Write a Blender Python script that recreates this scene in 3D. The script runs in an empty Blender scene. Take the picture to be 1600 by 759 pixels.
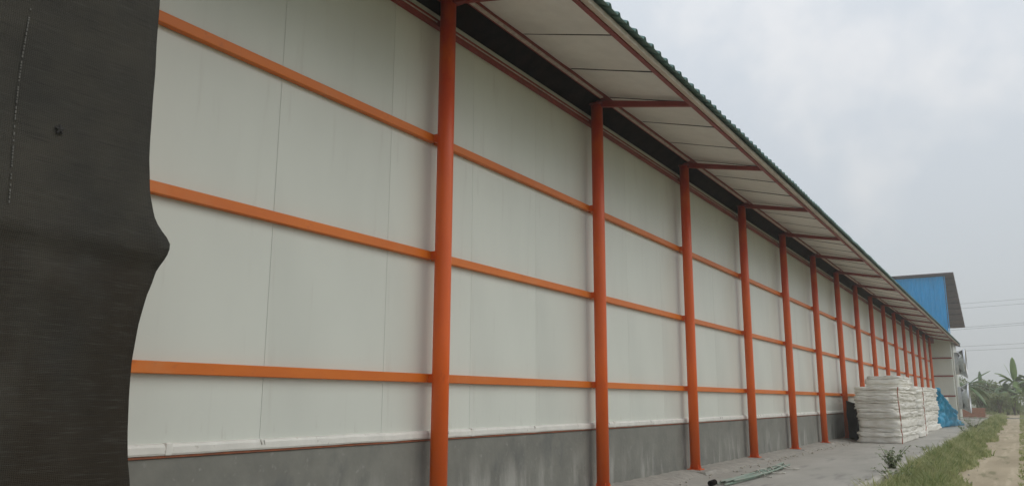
import bpy, bmesh, math, random
import numpy as np
from mathutils import Vector, Matrix, noise

sc = bpy.context.scene
C = sc.collection
rnd = random.Random(7)

# ------------------------------------------------------------------ camera
YAW, PITCH, ROLL = math.radians(32.096), math.radians(11.114), math.radians(0.245)
CAM = Vector((5.313, 0.0, 1.345))
fw = Vector((-math.sin(YAW) * math.cos(PITCH), math.cos(YAW) * math.cos(PITCH), math.sin(PITCH)))
r0 = Vector((math.cos(YAW), math.sin(YAW), 0))
u0 = r0.cross(fw)
rr = r0 * math.cos(ROLL) + u0 * math.sin(ROLL)
uu = -r0 * math.sin(ROLL) + u0 * math.cos(ROLL)
cd = bpy.data.cameras.new('camera')
cam = bpy.data.objects.new('camera', cd)
C.objects.link(cam)
cam.matrix_world = Matrix(((rr.x, uu.x, -fw.x, CAM.x), (rr.y, uu.y, -fw.y, CAM.y), (rr.z, uu.z, -fw.z, CAM.z), (0, 0, 0, 1)))
cd.sensor_width = 36.0
cd.lens = 36.0 * 1243.9 / 1600.0
cd.clip_start = 0.05
cd.clip_end = 5000
sc.camera = cam

# ------------------------------------------------------------------ world, sun, exposure
SUN_EL, SUN_AZ = math.radians(40), math.radians(70)      # azimuth from +Y towards +X
w = bpy.data.worlds.new('World')
sc.world = w
w.use_nodes = True
nt = w.node_tree
nt.nodes.clear()
def WN(t, **k):
    n = nt.nodes.new(t)
    for a, b in k.items():
        setattr(n, a, b)
    return n
wo = WN('ShaderNodeOutputWorld')
bg = WN('ShaderNodeBackground')
bg.inputs['Strength'].default_value = 0.10
sky = WN('ShaderNodeTexSky', sky_type='NISHITA', sun_disc=False, sun_elevation=SUN_EL, sun_rotation=SUN_AZ)
sky.air_density = 1.2
sky.dust_density = 3.0
tc = WN('ShaderNodeTexCoord')
mp = WN('ShaderNodeMapping')
mp.inputs['Scale'].default_value = (1.0, 1.0, 1.5)
mp.inputs['Location'].default_value = (0.35, 0.1, 0.72)
nz = WN('ShaderNodeTexNoise')
nz.inputs['Scale'].default_value = 1.9
nz.inputs['Detail'].default_value = 5.0
nz.inputs['Roughness'].default_value = 0.48
rp = WN('ShaderNodeValToRGB')
rp.color_ramp.elements[0].position = 0.40
rp.color_ramp.elements[0].color = (7.9, 8.4, 8.95, 1)
rp.color_ramp.elements[1].position = 0.66
rp.color_ramp.elements[1].color = (8.05, 8.5, 8.95, 1)
mx = WN('ShaderNodeMix', data_type='RGBA')
mx.inputs[0].default_value = 0.80
L = nt.links.new
L(tc.outputs['Generated'], mp.inputs['Vector'])
L(mp.outputs[0], nz.inputs['Vector'])
L(nz.outputs['Fac'], rp.inputs[0])
L(sky.outputs[0], mx.inputs[6])
# one soft bank of brighter cloud
cc = WN('ShaderNodeVectorMath', operation='DISTANCE')
cc.inputs[1].default_value = (-0.1314, 0.9093, 0.3950)
L(tc.outputs['Generated'], cc.inputs[0])
n2 = WN('ShaderNodeTexNoise')
n2.inputs['Scale'].default_value = 4.5
n2.inputs['Detail'].default_value = 7.0
n2.inputs['Roughness'].default_value = 0.5
L(tc.outputs['Generated'], n2.inputs['Vector'])
ma = WN('ShaderNodeMath', operation='MULTIPLY_ADD')
ma.inputs[1].default_value = -0.75
L(n2.outputs['Fac'], ma.inputs[0])
L(cc.outputs['Value'], ma.inputs[2])
cm = WN('ShaderNodeMapRange', interpolation_type='SMOOTHSTEP')
cm.inputs['From Min'].default_value = -0.19
cm.inputs['From Max'].default_value = -0.34
cm.inputs['To Max'].default_value = 0.9
L(ma.outputs[0], cm.inputs['Value'])
mc = WN('ShaderNodeMix', data_type='RGBA')
mc.inputs[7].default_value = (10.1, 10.1, 10.1, 1)
L(cm.outputs[0], mc.inputs[0])
L(rp.outputs[0], mc.inputs[6])
L(mc.outputs[2], mx.inputs[7])
# hazy overcast: the sky dulls evenly all round towards the horizon
sxyz = WN('ShaderNodeSeparateXYZ')
L(tc.outputs['Generated'], sxyz.inputs[0])
gr = WN('ShaderNodeMapRange')
gr.inputs['From Min'].default_value = 0.0
gr.inputs['From Max'].default_value = 1.0
gr.inputs['To Min'].default_value = 0.70
gr.inputs['To Max'].default_value = 1.41
L(sxyz.outputs['Z'], gr.inputs['Value'])
vs = WN('ShaderNodeVectorMath', operation='SCALE')
L(mx.outputs[2], vs.inputs[0])
L(gr.outputs[0], vs.inputs['Scale'])
L(vs.outputs[0], bg.inputs['Color'])
L(bg.outputs[0], wo.inputs['Surface'])

sl = bpy.data.lights.new('sun', 'SUN')
sl.energy = 0.55
sl.angle = math.radians(50)
sl.color = (1.0, 0.95, 0.87)
sun = bpy.data.objects.new('sun', sl)
C.objects.link(sun)
sdir = Vector((math.sin(SUN_AZ) * math.cos(SUN_EL), math.cos(SUN_AZ) * math.cos(SUN_EL), math.sin(SUN_EL)))
sun.rotation_euler = (-sdir).to_track_quat('-Z', 'Y').to_euler()
sun.location = sdir * 60

sc.view_settings.view_transform = 'Standard'
sc.view_settings.look = 'None'
sc.view_settings.gamma = 1.0
sc.view_settings.use_curve_mapping = False
sc.view_settings.exposure = 0.0
sc.render.engine = 'CYCLES'
sc.cycles.use_denoising = True
try:
    sc.cycles.denoiser = 'OPENIMAGEDENOISE'
except Exception:
    pass
sc.cycles.max_bounces = 7
sc.cycles.diffuse_bounces = 4
sc.cycles.volume_bounces = 2
sc.cycles.use_fast_gi = False

# ------------------------------------------------------------------ materials
def mat(name, col, rough=0.6, metal=0.0, spec=0.5, var=0.0, vscale=3.0, vstretch=(1, 1, 1), col2=None,
        bump=0.0, bscale=30.0, bstretch=(1, 1, 1), rand=0.0, coords='Object', trans=0.0, ramp=(0.35, 0.7), detail=6):
    m = bpy.data.materials.new(name)
    m.use_nodes = True
    n = m.node_tree
    b = n.nodes['Principled BSDF']
    b.inputs['Roughness'].default_value = rough
    b.inputs['Metallic'].default_value = metal
    b.inputs['Specular IOR Level'].default_value = spec
    b.inputs['Base Color'].default_value = (*col, 1)
    t = n.nodes.new('ShaderNodeTexCoord')
    src = None
    if col2 is not None or var:
        mpp = n.nodes.new('ShaderNodeMapping')
        mpp.inputs['Scale'].default_value = vstretch
        n.links.new(t.outputs[coords], mpp.inputs[0])
        no = n.nodes.new('ShaderNodeTexNoise')
        no.inputs['Scale'].default_value = vscale
        no.inputs['Detail'].default_value = detail
        no.inputs['Roughness'].default_value = 0.6
        n.links.new(mpp.outputs[0], no.inputs['Vector'])
        cr = n.nodes.new('ShaderNodeValToRGB')
        cr.color_ramp.elements[0].position, cr.color_ramp.elements[1].position = ramp
        c2 = col2 if col2 is not None else tuple(c * (1 - var) for c in col)
        cr.color_ramp.elements[0].color = (*col, 1)
        cr.color_ramp.elements[1].color = (*c2, 1)
        n.links.new(no.outputs['Fac'], cr.inputs[0])
        src = cr.outputs[0]
    if rand:
        oi = n.nodes.new('ShaderNodeObjectInfo')
        mr = n.nodes.new('ShaderNodeMapRange')
        mr.inputs['To Min'].default_value = 1 - rand
        mr.inputs['To Max'].default_value = 1 + rand
        n.links.new(oi.outputs['Random'], mr.inputs['Value'])
        ml = n.nodes.new('ShaderNodeVectorMath')
        ml.operation = 'SCALE'
        if src is None:
            ml.inputs[0].default_value = col
        else:
            n.links.new(src, ml.inputs[0])
        n.links.new(mr.outputs[0], ml.inputs['Scale'])
        src = ml.outputs[0]
    if src is not None:
        n.links.new(src, b.inputs['Base Color'])
    if bump:
        mp2 = n.nodes.new('ShaderNodeMapping')
        mp2.inputs['Scale'].default_value = bstretch
        n.links.new(t.outputs[coords], mp2.inputs[0])
        n2 = n.nodes.new('ShaderNodeTexNoise')
        n2.inputs['Scale'].default_value = bscale
        n2.inputs['Detail'].default_value = 5
        n.links.new(mp2.outputs[0], n2.inputs['Vector'])
        bp = n.nodes.new('ShaderNodeBump')
        bp.inputs['Strength'].default_value = bump
        bp.inputs['Distance'].default_value = 0.02
        n.links.new(n2.outputs['Fac'], bp.inputs['Height'])
        n.links.new(bp.outputs[0], b.inputs['Normal'])
    if trans:
        tr = n.nodes.new('ShaderNodeBsdfTranslucent')
        if src is not None:
            n.links.new(src, tr.inputs[0])
        else:
            tr.inputs[0].default_value = (*col, 1)
        ms = n.nodes.new('ShaderNodeMixShader')
        ms.inputs[0].default_value = trans
        o = n.nodes['Material Output']
        n.links.new(b.outputs[0], ms.inputs[1])
        n.links.new(tr.outputs[0], ms.inputs[2])
        n.links.new(ms.outputs[0], o.inputs['Surface'])
    return m

def add_layer(m, col, scale, stretch, lo, hi, detail=6, zrange=None, amount=1.0):
    """a second stain or tint layer: noise (optionally within a height range of the object) over the base colour"""
    n = m.node_tree
    b = n.nodes['Principled BSDF']
    sock = b.inputs['Base Color']
    t = n.nodes.new('ShaderNodeTexCoord')
    mpp = n.nodes.new('ShaderNodeMapping')
    mpp.inputs['Scale'].default_value = stretch
    n.links.new(t.outputs['Object'], mpp.inputs[0])
    no = n.nodes.new('ShaderNodeTexNoise')
    no.inputs['Scale'].default_value = scale
    no.inputs['Detail'].default_value = detail
    no.inputs['Roughness'].default_value = 0.62
    n.links.new(mpp.outputs[0], no.inputs['Vector'])
    mr = n.nodes.new('ShaderNodeMapRange')
    mr.interpolation_type = 'SMOOTHSTEP'
    mr.inputs['From Min'].default_value = lo
    mr.inputs['From Max'].default_value = hi
    mr.inputs['To Max'].default_value = amount
    n.links.new(no.outputs['Fac'], mr.inputs['Value'])
    fac = mr.outputs[0]
    if zrange:
        sx = n.nodes.new('ShaderNodeSeparateXYZ')
        n.links.new(t.outputs['Object'], sx.inputs[0])
        m2 = n.nodes.new('ShaderNodeMapRange')
        m2.interpolation_type = 'SMOOTHSTEP'
        m2.inputs['From Min'].default_value = zrange[0]
        m2.inputs['From Max'].default_value = zrange[1]
        n.links.new(sx.outputs['Z'], m2.inputs['Value'])
        mu = n.nodes.new('ShaderNodeMath')
        mu.operation = 'MULTIPLY'
        n.links.new(fac, mu.inputs[0])
        n.links.new(m2.outputs[0], mu.inputs[1])
        fac = mu.outputs[0]
    mix = n.nodes.new('ShaderNodeMix')
    mix.data_type = 'RGBA'
    n.links.new(fac, mix.inputs[0])
    if sock.links:
        n.links.new(sock.links[0].from_socket, mix.inputs[6])
    else:
        mix.inputs[6].default_value = sock.default_value
    mix.inputs[7].default_value = (*col, 1)
    n.links.new(mix.outputs[2], sock)

M = {}
M['panel'] = mat('white_panel', (0.68, 0.705, 0.64), 0.38, var=0.08, vscale=0.9, vstretch=(1, 1, 0.4), rand=0.025,
                 bump=0.03, bscale=2.5)
add_layer(M['panel'], (0.50, 0.49, 0.43), 7.0, (1, 1, 0.10), 0.56, 0.80, amount=0.4)
add_layer(M['panel'], (0.42, 0.40, 0.34), 16.0, (1, 1, 0.25), 0.56, 0.74, zrange=(-2.15, -2.48), amount=0.6)
M['panel_core'] = mat('panel_joint', (0.60, 0.61, 0.57), 0.7, var=0.25, vscale=6, rand=0)
M['strip'] = mat('grey_flashing', (0.64, 0.63, 0.58), 0.5, var=0.15, vscale=4)
M['trim'] = mat('white_trim', (0.80, 0.79, 0.73), 0.45, var=0.15, vscale=5)
add_layer(M['trim'], (0.35, 0.31, 0.24), 14, (1, 1, 1), 0.60, 0.74, amount=0.7)
M['rust'] = mat('rusty_angle', (0.30, 0.09, 0.035), 0.7, col2=(0.16, 0.06, 0.03), vscale=9)
M['orange'] = mat('orange_paint', (0.77, 0.125, 0.005), 0.45, col2=(0.64, 0.088, 0.005), vscale=2.2, vstretch=(1, 1, 0.35),
                  bump=0.05, bscale=35, rand=0.05)
add_layer(M['orange'], (0.48, 0.075, 0.02), 9, (1, 1, 0.4), 0.60, 0.8, amount=0.7)
add_layer(M['orange'], (0.62, 0.26, 0.10), 3.2, (1, 1, 0.15), 0.55, 0.78, amount=0.35)   # dust
add_layer(M['orange'], (0.52, 0.028, 0.012), 2.5, (1, 1, 0.5), 0.25, 0.55, zrange=(3.2, 5.6), amount=0.8)   # dim red look of column tops under the eave, painted into the colour
M['girt'] = mat('orange_girt_paint', (0.70, 0.175, 0.008), 0.45, col2=(0.61, 0.135, 0.006), vscale=3, vstretch=(1, 0.3, 1), rand=0.06,
                bump=0.04, bscale=25)
add_layer(M['girt'], (0.42, 0.09, 0.02), 11, (1, 0.5, 1), 0.60, 0.78, amount=0.7)
add_layer(M['girt'], (0.64, 0.30, 0.12), 2.2, (1, 0.6, 1), 0.52, 0.75, amount=0.35)
M['red'] = mat('red_oxide_paint', (0.26, 0.034, 0.026), 0.5, col2=(0.18, 0.027, 0.022), vscale=4, rand=0.08)
M['lip'] = mat('pale_lip', (0.62, 0.52, 0.47), 0.45, var=0.4, vscale=14)
M['black'] = mat('black_sheeting', (0.006, 0.005, 0.0045), 0.9, spec=0.05, col2=(0.022, 0.016, 0.013), var=0.4, vscale=5, bump=0.3, bscale=12)
M['concrete'] = mat('wall_concrete', (0.23, 0.23, 0.20), 0.85, col2=(0.17, 0.17, 0.15), vscale=2.3, bump=0.25, bscale=18, ramp=(0.3, 0.72))
add_layer(M['concrete'], (0.45, 0.44, 0.40), 3.6, (1, 1, 0.22), 0.46, 0.72, zrange=(0.80, 0.25), amount=0.65)
add_layer(M['concrete'], (0.33, 0.33, 0.30), 14, (1, 1, 1), 0.60, 0.72, amount=0.5)
add_layer(M['concrete'], (0.12, 0.125, 0.12), 2.0, (1, 1, 0.7), 0.55, 0.72, amount=0.6)
M['apron'] = mat('apron_concrete', (0.44, 0.42, 0.375), 0.9, col2=(0.35, 0.335, 0.295), vscale=1.1, vstretch=(1, 0.35, 1),
                 bump=0.25, bscale=25, ramp=(0.33, 0.66))
add_layer(M['apron'], (0.21, 0.20, 0.185), 1.6, (1.2, 0.22, 1), 0.54, 0.70, amount=0.65)
add_layer(M['apron'], (0.24, 0.225, 0.20), 22, (1, 0.7, 1), 0.60, 0.70, amount=0.5)
add_layer(M['apron'], (0.50, 0.46, 0.39), 9, (1, 0.6, 1), 0.60, 0.78, amount=0.6)
M['mortar'] = mat('rough_mortar', (0.42, 0.395, 0.345), 0.95, col2=(0.28, 0.265, 0.235), vscale=7, bump=0.9, bscale=22)
M['kerb'] = mat('kerb_concrete', (0.52, 0.49, 0.43), 0.92, col2=(0.36, 0.34, 0.29), vscale=4, bump=0.6, bscale=18)
M['soffit'] = mat('soffit_panel', (0.80, 0.79, 0.75), 0.5, var=0.18, vscale=1.6, rand=0.05)
M['dark'] = mat('dark_gap', (0.03, 0.028, 0.026), 0.9)
M['fascia'] = mat('beige_fascia', (0.66, 0.58, 0.50), 0.6, var=0.25, vscale=5, vstretch=(1, 0.4, 1))
M['green'] = mat('green_roof_sheet', (0.15, 0.27, 0.245), 0.45, col2=(0.11, 0.20, 0.185), vscale=2)
M['blue'] = mat('blue_cladding', (0.004, 0.36, 0.75), 0.45, var=0.2, vscale=1.5, vstretch=(1, 1, 0.3))
M['brown'] = mat('brown_soffit', (0.13, 0.095, 0.09), 0.75, var=0.3, vscale=2)
M['galv'] = mat('galvanised_steel', (0.62, 0.64, 0.66), 0.28, metal=1.0, var=0.25, vscale=6)
M['fan_dark'] = mat('fan_shutter', (0.05, 0.05, 0.052), 0.6)
M['sack'] = mat('white_woven_sack', (0.80, 0.78, 0.71), 0.75, col2=(0.66, 0.63, 0.56), vscale=3, bump=0.9, bscale=5, rand=0.09, bstretch=(1, 1, 4))
M['twine'] = mat('red_twine', (0.42, 0.13, 0.08), 0.8)
M['tarp'] = mat('blue_tarp', (0.004, 0.33, 0.56), 0.38, col2=(0.003, 0.24, 0.45), vscale=3, bump=0.5, bscale=6)
M['hose'] = mat('pale_green_pipe', (0.15, 0.27, 0.20), 0.5, col2=(0.34, 0.36, 0.30), vscale=5, vstretch=(1, 0.3, 1), rand=0.15)
M['cord'] = mat('pale_cord', (0.50, 0.48, 0.42), 0.8)
M['road'] = mat('dirt_road', (0.45, 0.37, 0.25), 0.95, col2=(0.34, 0.275, 0.18), vscale=0.9, vstretch=(1.6, 0.3, 1), bump=0.8, bscale=14)
add_layer(M['road'], (0.56, 0.47, 0.33), 1.6, (2.2, 0.10, 1), 0.5, 0.72, amount=0.8)
add_layer(M['road'], (0.16, 0.16, 0.07), 1.3, (1.5, 0.22, 1), 0.56, 0.70, amount=0.75)
M['ground'] = mat('field_soil', (0.16, 0.15, 0.075), 0.95, col2=(0.075, 0.10, 0.035), vscale=0.35, bump=0.8, bscale=8)
M['grass'] = mat('grass_blades', (0.23, 0.29, 0.10), 0.6, col2=(0.52, 0.51, 0.27), vscale=2.6, trans=0.4, ramp=(0.4, 0.62))
M['weed'] = mat('weed_leaf', (0.24, 0.30, 0.15), 0.55, col2=(0.34, 0.38, 0.24), vscale=12, trans=0.2)
M['stem'] = mat('plant_stem', (0.10, 0.13, 0.05), 0.7)
M['banana'] = mat('banana_leaf', (0.11, 0.18, 0.075), 0.45, col2=(0.19, 0.27, 0.11), vscale=1.5, trans=0.2)
M['banana_y'] = mat('young_banana_leaf', (0.24, 0.36, 0.09), 0.45, var=0.25, vscale=1.5, trans=0.35)
M['bstem'] = mat('banana_stem', (0.17, 0.18, 0.09), 0.7, var=0.3, vscale=4)
M['bush'] = mat('bush_leaf', (0.18, 0.235, 0.10), 0.55, col2=(0.30, 0.32, 0.16), vscale=0.8, trans=0.35, ramp=(0.4, 0.6))
M['bush2'] = mat('light_bush_leaf', (0.28, 0.36, 0.10), 0.55, col2=(0.19, 0.26, 0.08), vscale=0.8, trans=0.25)
M['bark'] = mat('bush_wood', (0.12, 0.09, 0.06), 0.9, var=0.3, vscale=6)
M['brick'] = mat('orange_brick', (0.46, 0.20, 0.12), 0.9, col2=(0.36, 0.16, 0.10), vscale=5, rand=0.15)
M['wire'] = mat('black_cable', (0.03, 0.03, 0.03), 0.6)
M['pole'] = mat('concrete_pole', (0.33, 0.32, 0.30), 0.9, var=0.2, vscale=3)
M['back'] = mat('plain_back_wall', (0.6, 0.6, 0.57), 0.7, var=0.1, vscale=1)
M['stone'] = mat('rubble', (0.52, 0.47, 0.39), 0.95, col2=(0.38, 0.35, 0.29), vscale=3)

# shade cloth: woven, dusty, brown mud tint below the fold
def shade_cloth():
    m = mat('shade_cloth', (0.038, 0.0365, 0.031), 0.85, col2=(0.058, 0.053, 0.042), vscale=2.2, spec=0.25, ramp=(0.35, 0.65))
    add_layer(m, (0.024, 0.017, 0.009), 1.3, (1, 1, 0.7), 0.30, 0.62, zrange=(2.25, 1.9), amount=0.8)
    add_layer(m, (0.060, 0.058, 0.052), 5.0, (1, 2, 0.25), 0.60, 0.82, amount=0.6)
    add_layer(m, (0.075, 0.072, 0.064), 4.0, (1, 1.5, 24), 0.50, 0.75, amount=0.5, detail=4)
    add_layer(m, (0.014, 0.014, 0.013), 4.0, (1, 1.2, 30), 0.50, 0.75, amount=0.5, detail=4)
    n = m.node_tree
    b = n.nodes['Principled BSDF']
    t = n.nodes.new('ShaderNodeTexCoord')
    hs = []
    for direction, sc_, dist in (('Z', 42.0, 2.2), ('Y', 36.0, 1.6)):
        wv = n.nodes.new('ShaderNodeTexWave')
        wv.bands_direction = direction
        wv.inputs['Scale'].default_value = sc_
        wv.inputs['Distortion'].default_value = dist
        wv.inputs['Detail'].default_value = 3
        wv.inputs['Detail Scale'].default_value = 2.0
        n.links.new(t.outputs['Object'], wv.inputs['Vector'])
        hs.append(wv.outputs['Fac'])
    ad = n.nodes.new('ShaderNodeMath')
    ad.operation = 'ADD'
    n.links.new(hs[0], ad.inputs[0])
    n.links.new(hs[1], ad.inputs[1])
    bp = n.nodes.new('ShaderNodeBump')
    bp.inputs['Strength'].default_value = 0.35
    bp.inputs['Distance'].default_value = 0.004
    n.links.new(ad.outputs[0], bp.inputs['Height'])
    n.links.new(bp.outputs[0], b.inputs['Normal'])
    # colour: threads a little lighter than the holes between them
    mr = n.nodes.new('ShaderNodeMapRange')
    mr.inputs['From Max'].default_value = 2.0
    mr.inputs['To Min'].default_value = 0.72
    mr.inputs['To Max'].default_value = 1.3
    n.links.new(ad.outputs[0], mr.inputs['Value'])
    vm = n.nodes.new('ShaderNodeVectorMath')
    vm.operation = 'SCALE'
    n.links.new(b.inputs['Base Color'].links[0].from_socket, vm.inputs[0])
    n.links.new(mr.outputs[0], vm.inputs['Scale'])
    n.links.new(vm.outputs[0], b.inputs['Base Color'])
    return m
M['cloth'] = shade_cloth()

# ------------------------------------------------------------------ helpers
class MB:
    def __init__(s):
        s.v, s.f = [], []
    def box(s, x0, x1, y0, y1, z0, z1):
        i = len(s.v)
        s.v += [(x0, y0, z0), (x1, y0, z0), (x1, y1, z0), (x0, y1, z0), (x0, y0, z1), (x1, y0, z1), (x1, y1, z1), (x0, y1, z1)]
        s.f += [tuple(i + k for k in q) for q in ((3, 2, 1, 0), (4, 5, 6, 7), (0, 1, 5, 4), (1, 2, 6, 5), (2, 3, 7, 6), (3, 0, 4, 7))]
        return s
    def hexa(s, pts):
        i = len(s.v)
        s.v += [tuple(p) for p in pts]
        s.f += [tuple(i + k for k in q) for q in ((3, 2, 1, 0), (4, 5, 6, 7), (0, 1, 5, 4), (1, 2, 6, 5), (2, 3, 7, 6), (3, 0, 4, 7))]
        return s
    def tube(s, pts, rad, n=10, cap=True):
        pts = [Vector(p) for p in pts]
        if not hasattr(rad, '__len__'):
            rad = [rad] * len(pts)
        i0 = len(s.v)
        for k, p in enumerate(pts):
            d = (pts[min(k + 1, len(pts) - 1)] - pts[max(k - 1, 0)]).normalized()
            a = d.cross(Vector((0, 0, 1)))
            if a.length < 1e-3:
                a = Vector((1, 0, 0))
            a.normalize()
            b = d.cross(a)
            for j in range(n):
                t = 2 * math.pi * j / n
                s.v.append(tuple(p + (a * math.cos(t) + b * math.sin(t)) * rad[k]))
        for k in range(len(pts) - 1):
            for j in range(n):
                a0 = i0 + k * n + j
                a1 = i0 + k * n + (j + 1) % n
                s.f.append((a0, a1, a1 + n, a0 + n))
        if cap:
            s.f.append(tuple(i0 + j for j in reversed(range(n))))
            s.f.append(tuple(i0 + (len(pts) - 1) * n + j for j in range(n)))
        return s
    def grid(s, nu, nv, fn):
        i0 = len(s.v)
        for a in range(nu + 1):
            for b in range(nv + 1):
                s.v.append(tuple(fn(a / nu, b / nv)))
        for a in range(nu):
            for b in range(nv):
                q = i0 + a * (nv + 1) + b
                s.f.append((q, q + nv + 1, q + nv + 2, q + 1))
        return s
    def mesh(s, name, m, smooth=False, bevel=0.0):
        me = bpy.data.meshes.new(name)
        me.from_pydata(s.v, [], s.f)
        bm = bmesh.new()
        bm.from_mesh(me)
        bmesh.ops.recalc_face_normals(bm, faces=bm.faces)
        if bevel:
            bmesh.ops.bevel(bm, geom=bm.edges[:], offset=bevel, segments=1, affect='EDGES')
        bm.to_mesh(me)
        bm.free()
        if smooth:
            me.polygons.foreach_set('use_smooth', [True] * len(me.polygons))
        me.materials.append(m)
        return me
    def build(s, name, m, parent=None, loc=(0, 0, 0), **k):
        return put(name, s.mesh(name, m, **k), parent, loc)

def put(name, me, parent=None, loc=(0, 0, 0), rot=(0, 0, 0), scale=(1, 1, 1)):
    o = bpy.data.objects.new(name, me)
    C.objects.link(o)
    o.location, o.rotation_euler, o.scale = loc, rot, scale
    if parent is not None:
        o.parent = parent
    return o

def tag(o, label=None, cat=None, group=None, kind=None):
    for k, v in (('label', label), ('category', cat), ('group', group), ('kind', kind)):
        if v:
            o[k] = v
    return o

def empty(name, loc, label, cat, group=None):
    o = bpy.data.objects.new(name, None)
    C.objects.link(o)
    o.location = loc
    o.empty_display_size = 0.3
    return tag(o, label, cat, group)

def fast_mesh(name, verts, faces, m, smooth=False):
    """verts (n,3) numpy, faces (k,4) or (k,3) numpy"""
    me = bpy.data.meshes.new(name)
    k = faces.shape[1]
    me.vertices.add(len(verts))
    me.vertices.foreach_set('co', np.ascontiguousarray(verts, dtype=np.float32).ravel())
    me.loops.add(faces.size)
    me.loops.foreach_set('vertex_index', np.ascontiguousarray(faces, dtype=np.int32).ravel())
    me.polygons.add(len(faces))
    me.polygons.foreach_set('loop_start', np.arange(0, faces.size, k, dtype=np.int32))
    if smooth:
        me.polygons.foreach_set('use_smooth', np.ones(len(faces), dtype=bool))
    me.update(calc_edges=True)
    me.validate()
    me.materials.append(m)
    return me

def nz3(x, y, z):
    return noise.noise(Vector((x, y, z)))

# ------------------------------------------------------------------ ground
GZ = -0.15
def ground_fn(u, v):
    return (-650 + 1300 * u, -90 + 980 * v, GZ)
tag(MB().grid(40, 40, ground_fn).build('ground', M['ground']), kind='structure')

# dirt track, two wheel ruts with a slightly raised middle
def road_fn(u, v):
    x = 3.95 + 3.1 * u
    y = -30 + 190 * v ** 1.35 if v > 0 else -30
    rut = -0.03 * (math.exp(-((u - 0.2) / 0.12) ** 2) + math.exp(-((u - 0.78) / 0.12) ** 2))
    edge = 0.12 * nz3(0.5 * y, u * 2, 1.7) if u < 0.15 or u > 0.85 else 0
    side = min(u, 1 - u) / 0.1
    z = GZ + 0.012 + (rut + 0.035 + 0.012 * nz3(x * 2, y * 0.6, 0)) * min(1, side)
    if side <= 0.01:
        z = GZ - 0.01
    return (x + edge, y, z)
tag(MB().grid(26, 260, road_fn).build('dirt_road', M['road'], smooth=True), kind='structure')
# bare yard beyond the end of the building, where the track turns
def yard_fn(u, v):
    return (-40 + 90 * u, 76 + (44 + 3 * nz3(u * 9, 0, 3)) * v, GZ + 0.006)
tag(MB().grid(40, 6, yard_fn).build('bare_yard', M['road']), kind='structure')

# concrete apron along the wall, its outer edge slightly broken
def apron_edge(y):
    return 3.13 - 0.003 * max(0, y - 20) + 0.05 * nz3(y * 0.8, 0, 5) + 0.03 * nz3(y * 3.1, 2, 5)
def build_apron():
    b = MB()
    n = 300
    ys = [-12 + 88 * k / n for k in range(n + 1)]
    xs = [-0.4, 0.5, 1.3, 2.2]
    for y in ys:
        e = apron_edge(y)
        for x in xs:
            b.v.append((x, y, 0.004 * nz3(x, y * 0.7, 2)))
        b.v += [(e, y, -0.004), (e + 0.02, y, -0.25)]
    k = 6
    for a in range(n):
        for c in range(k - 1):
            q = a * k + c
            b.f.append((q, q + 1, q + k + 1, q + k))
    return b.build('concrete_apron', M['apron'])
tag(build_apron(), kind='structure')
def build_kerb():
    b = MB()
    n = 420
    for a in range(n + 1):
        y = -12 + 88 * a / n
        e = apron_edge(y)
        wdt = 0.11 + 0.03 * nz3(y * 2.3, 7, 1)
        h = 0.06 + 0.03 * nz3(y * 1.9, 3, 9)
        if nz3(y * 0.55, 11, 4) > 0.32:
            h -= 0.06
        b.v += [(e - wdt, y, -0.02), (e - wdt + 0.015, y, h), (e + 0.02, y, h - 0.01), (e + 0.04, y, -0.22)]
    for a in range(n):
        for c in range(3):
            q = a * 4 + c
            b.f.append((q, q + 1, q + 5, q + 4))
    return b.build('kerb', M['kerb'])
tag(build_kerb(), kind='structure')
# uneven mortar ledge at the foot of the wall
def ledge_fn(u, v):
    y = -6 + 75 * v
    wd = 0.42 + 0.20 * nz3(y * 0.6, 3, 3) + 0.05 * nz3(y * 4, 1, 0)
    x = -0.19 + (wd + 0.19) * u
    z = 0.075 * (1 - u ** 3) + 0.022 * nz3(x * 6, y * 5, 1) * (1 - u) - 0.012 * u
    return (x, y, z)
tag(MB().grid(6, 420, ledge_fn).build('mortar_ledge', M['mortar'], smooth=True), kind='structure')

# ------------------------------------------------------------------ the long shed
Y0, D, NCOL = 7.022, 4.0, 16
COLY = [Y0 + D * i for i in range(-1, NCOL)]          # one stands behind the hanging cloth
WALLX = -0.20
YA, YB = -5.0, 69.0
shed = empty('storage_shed', (WALLX, 30, 0), 'long shed of white panels with orange columns and deep eaves', 'shed')
OFF = Vector((WALLX, 30, 0))
def part(name, mb, m, parent=None, **k):
    """build in world coordinates, parent to the shed"""
    o = mb.build(name, m, shed if parent is None else parent, **k)
    if parent is None:
        o.location = -OFF
    return o

# base wall, one concrete bay each
part('base_wall', MB().box(WALLX - 0.2, WALLX + 0.02, YA, YB, -0.3, 0.90), M['concrete'])
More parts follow.
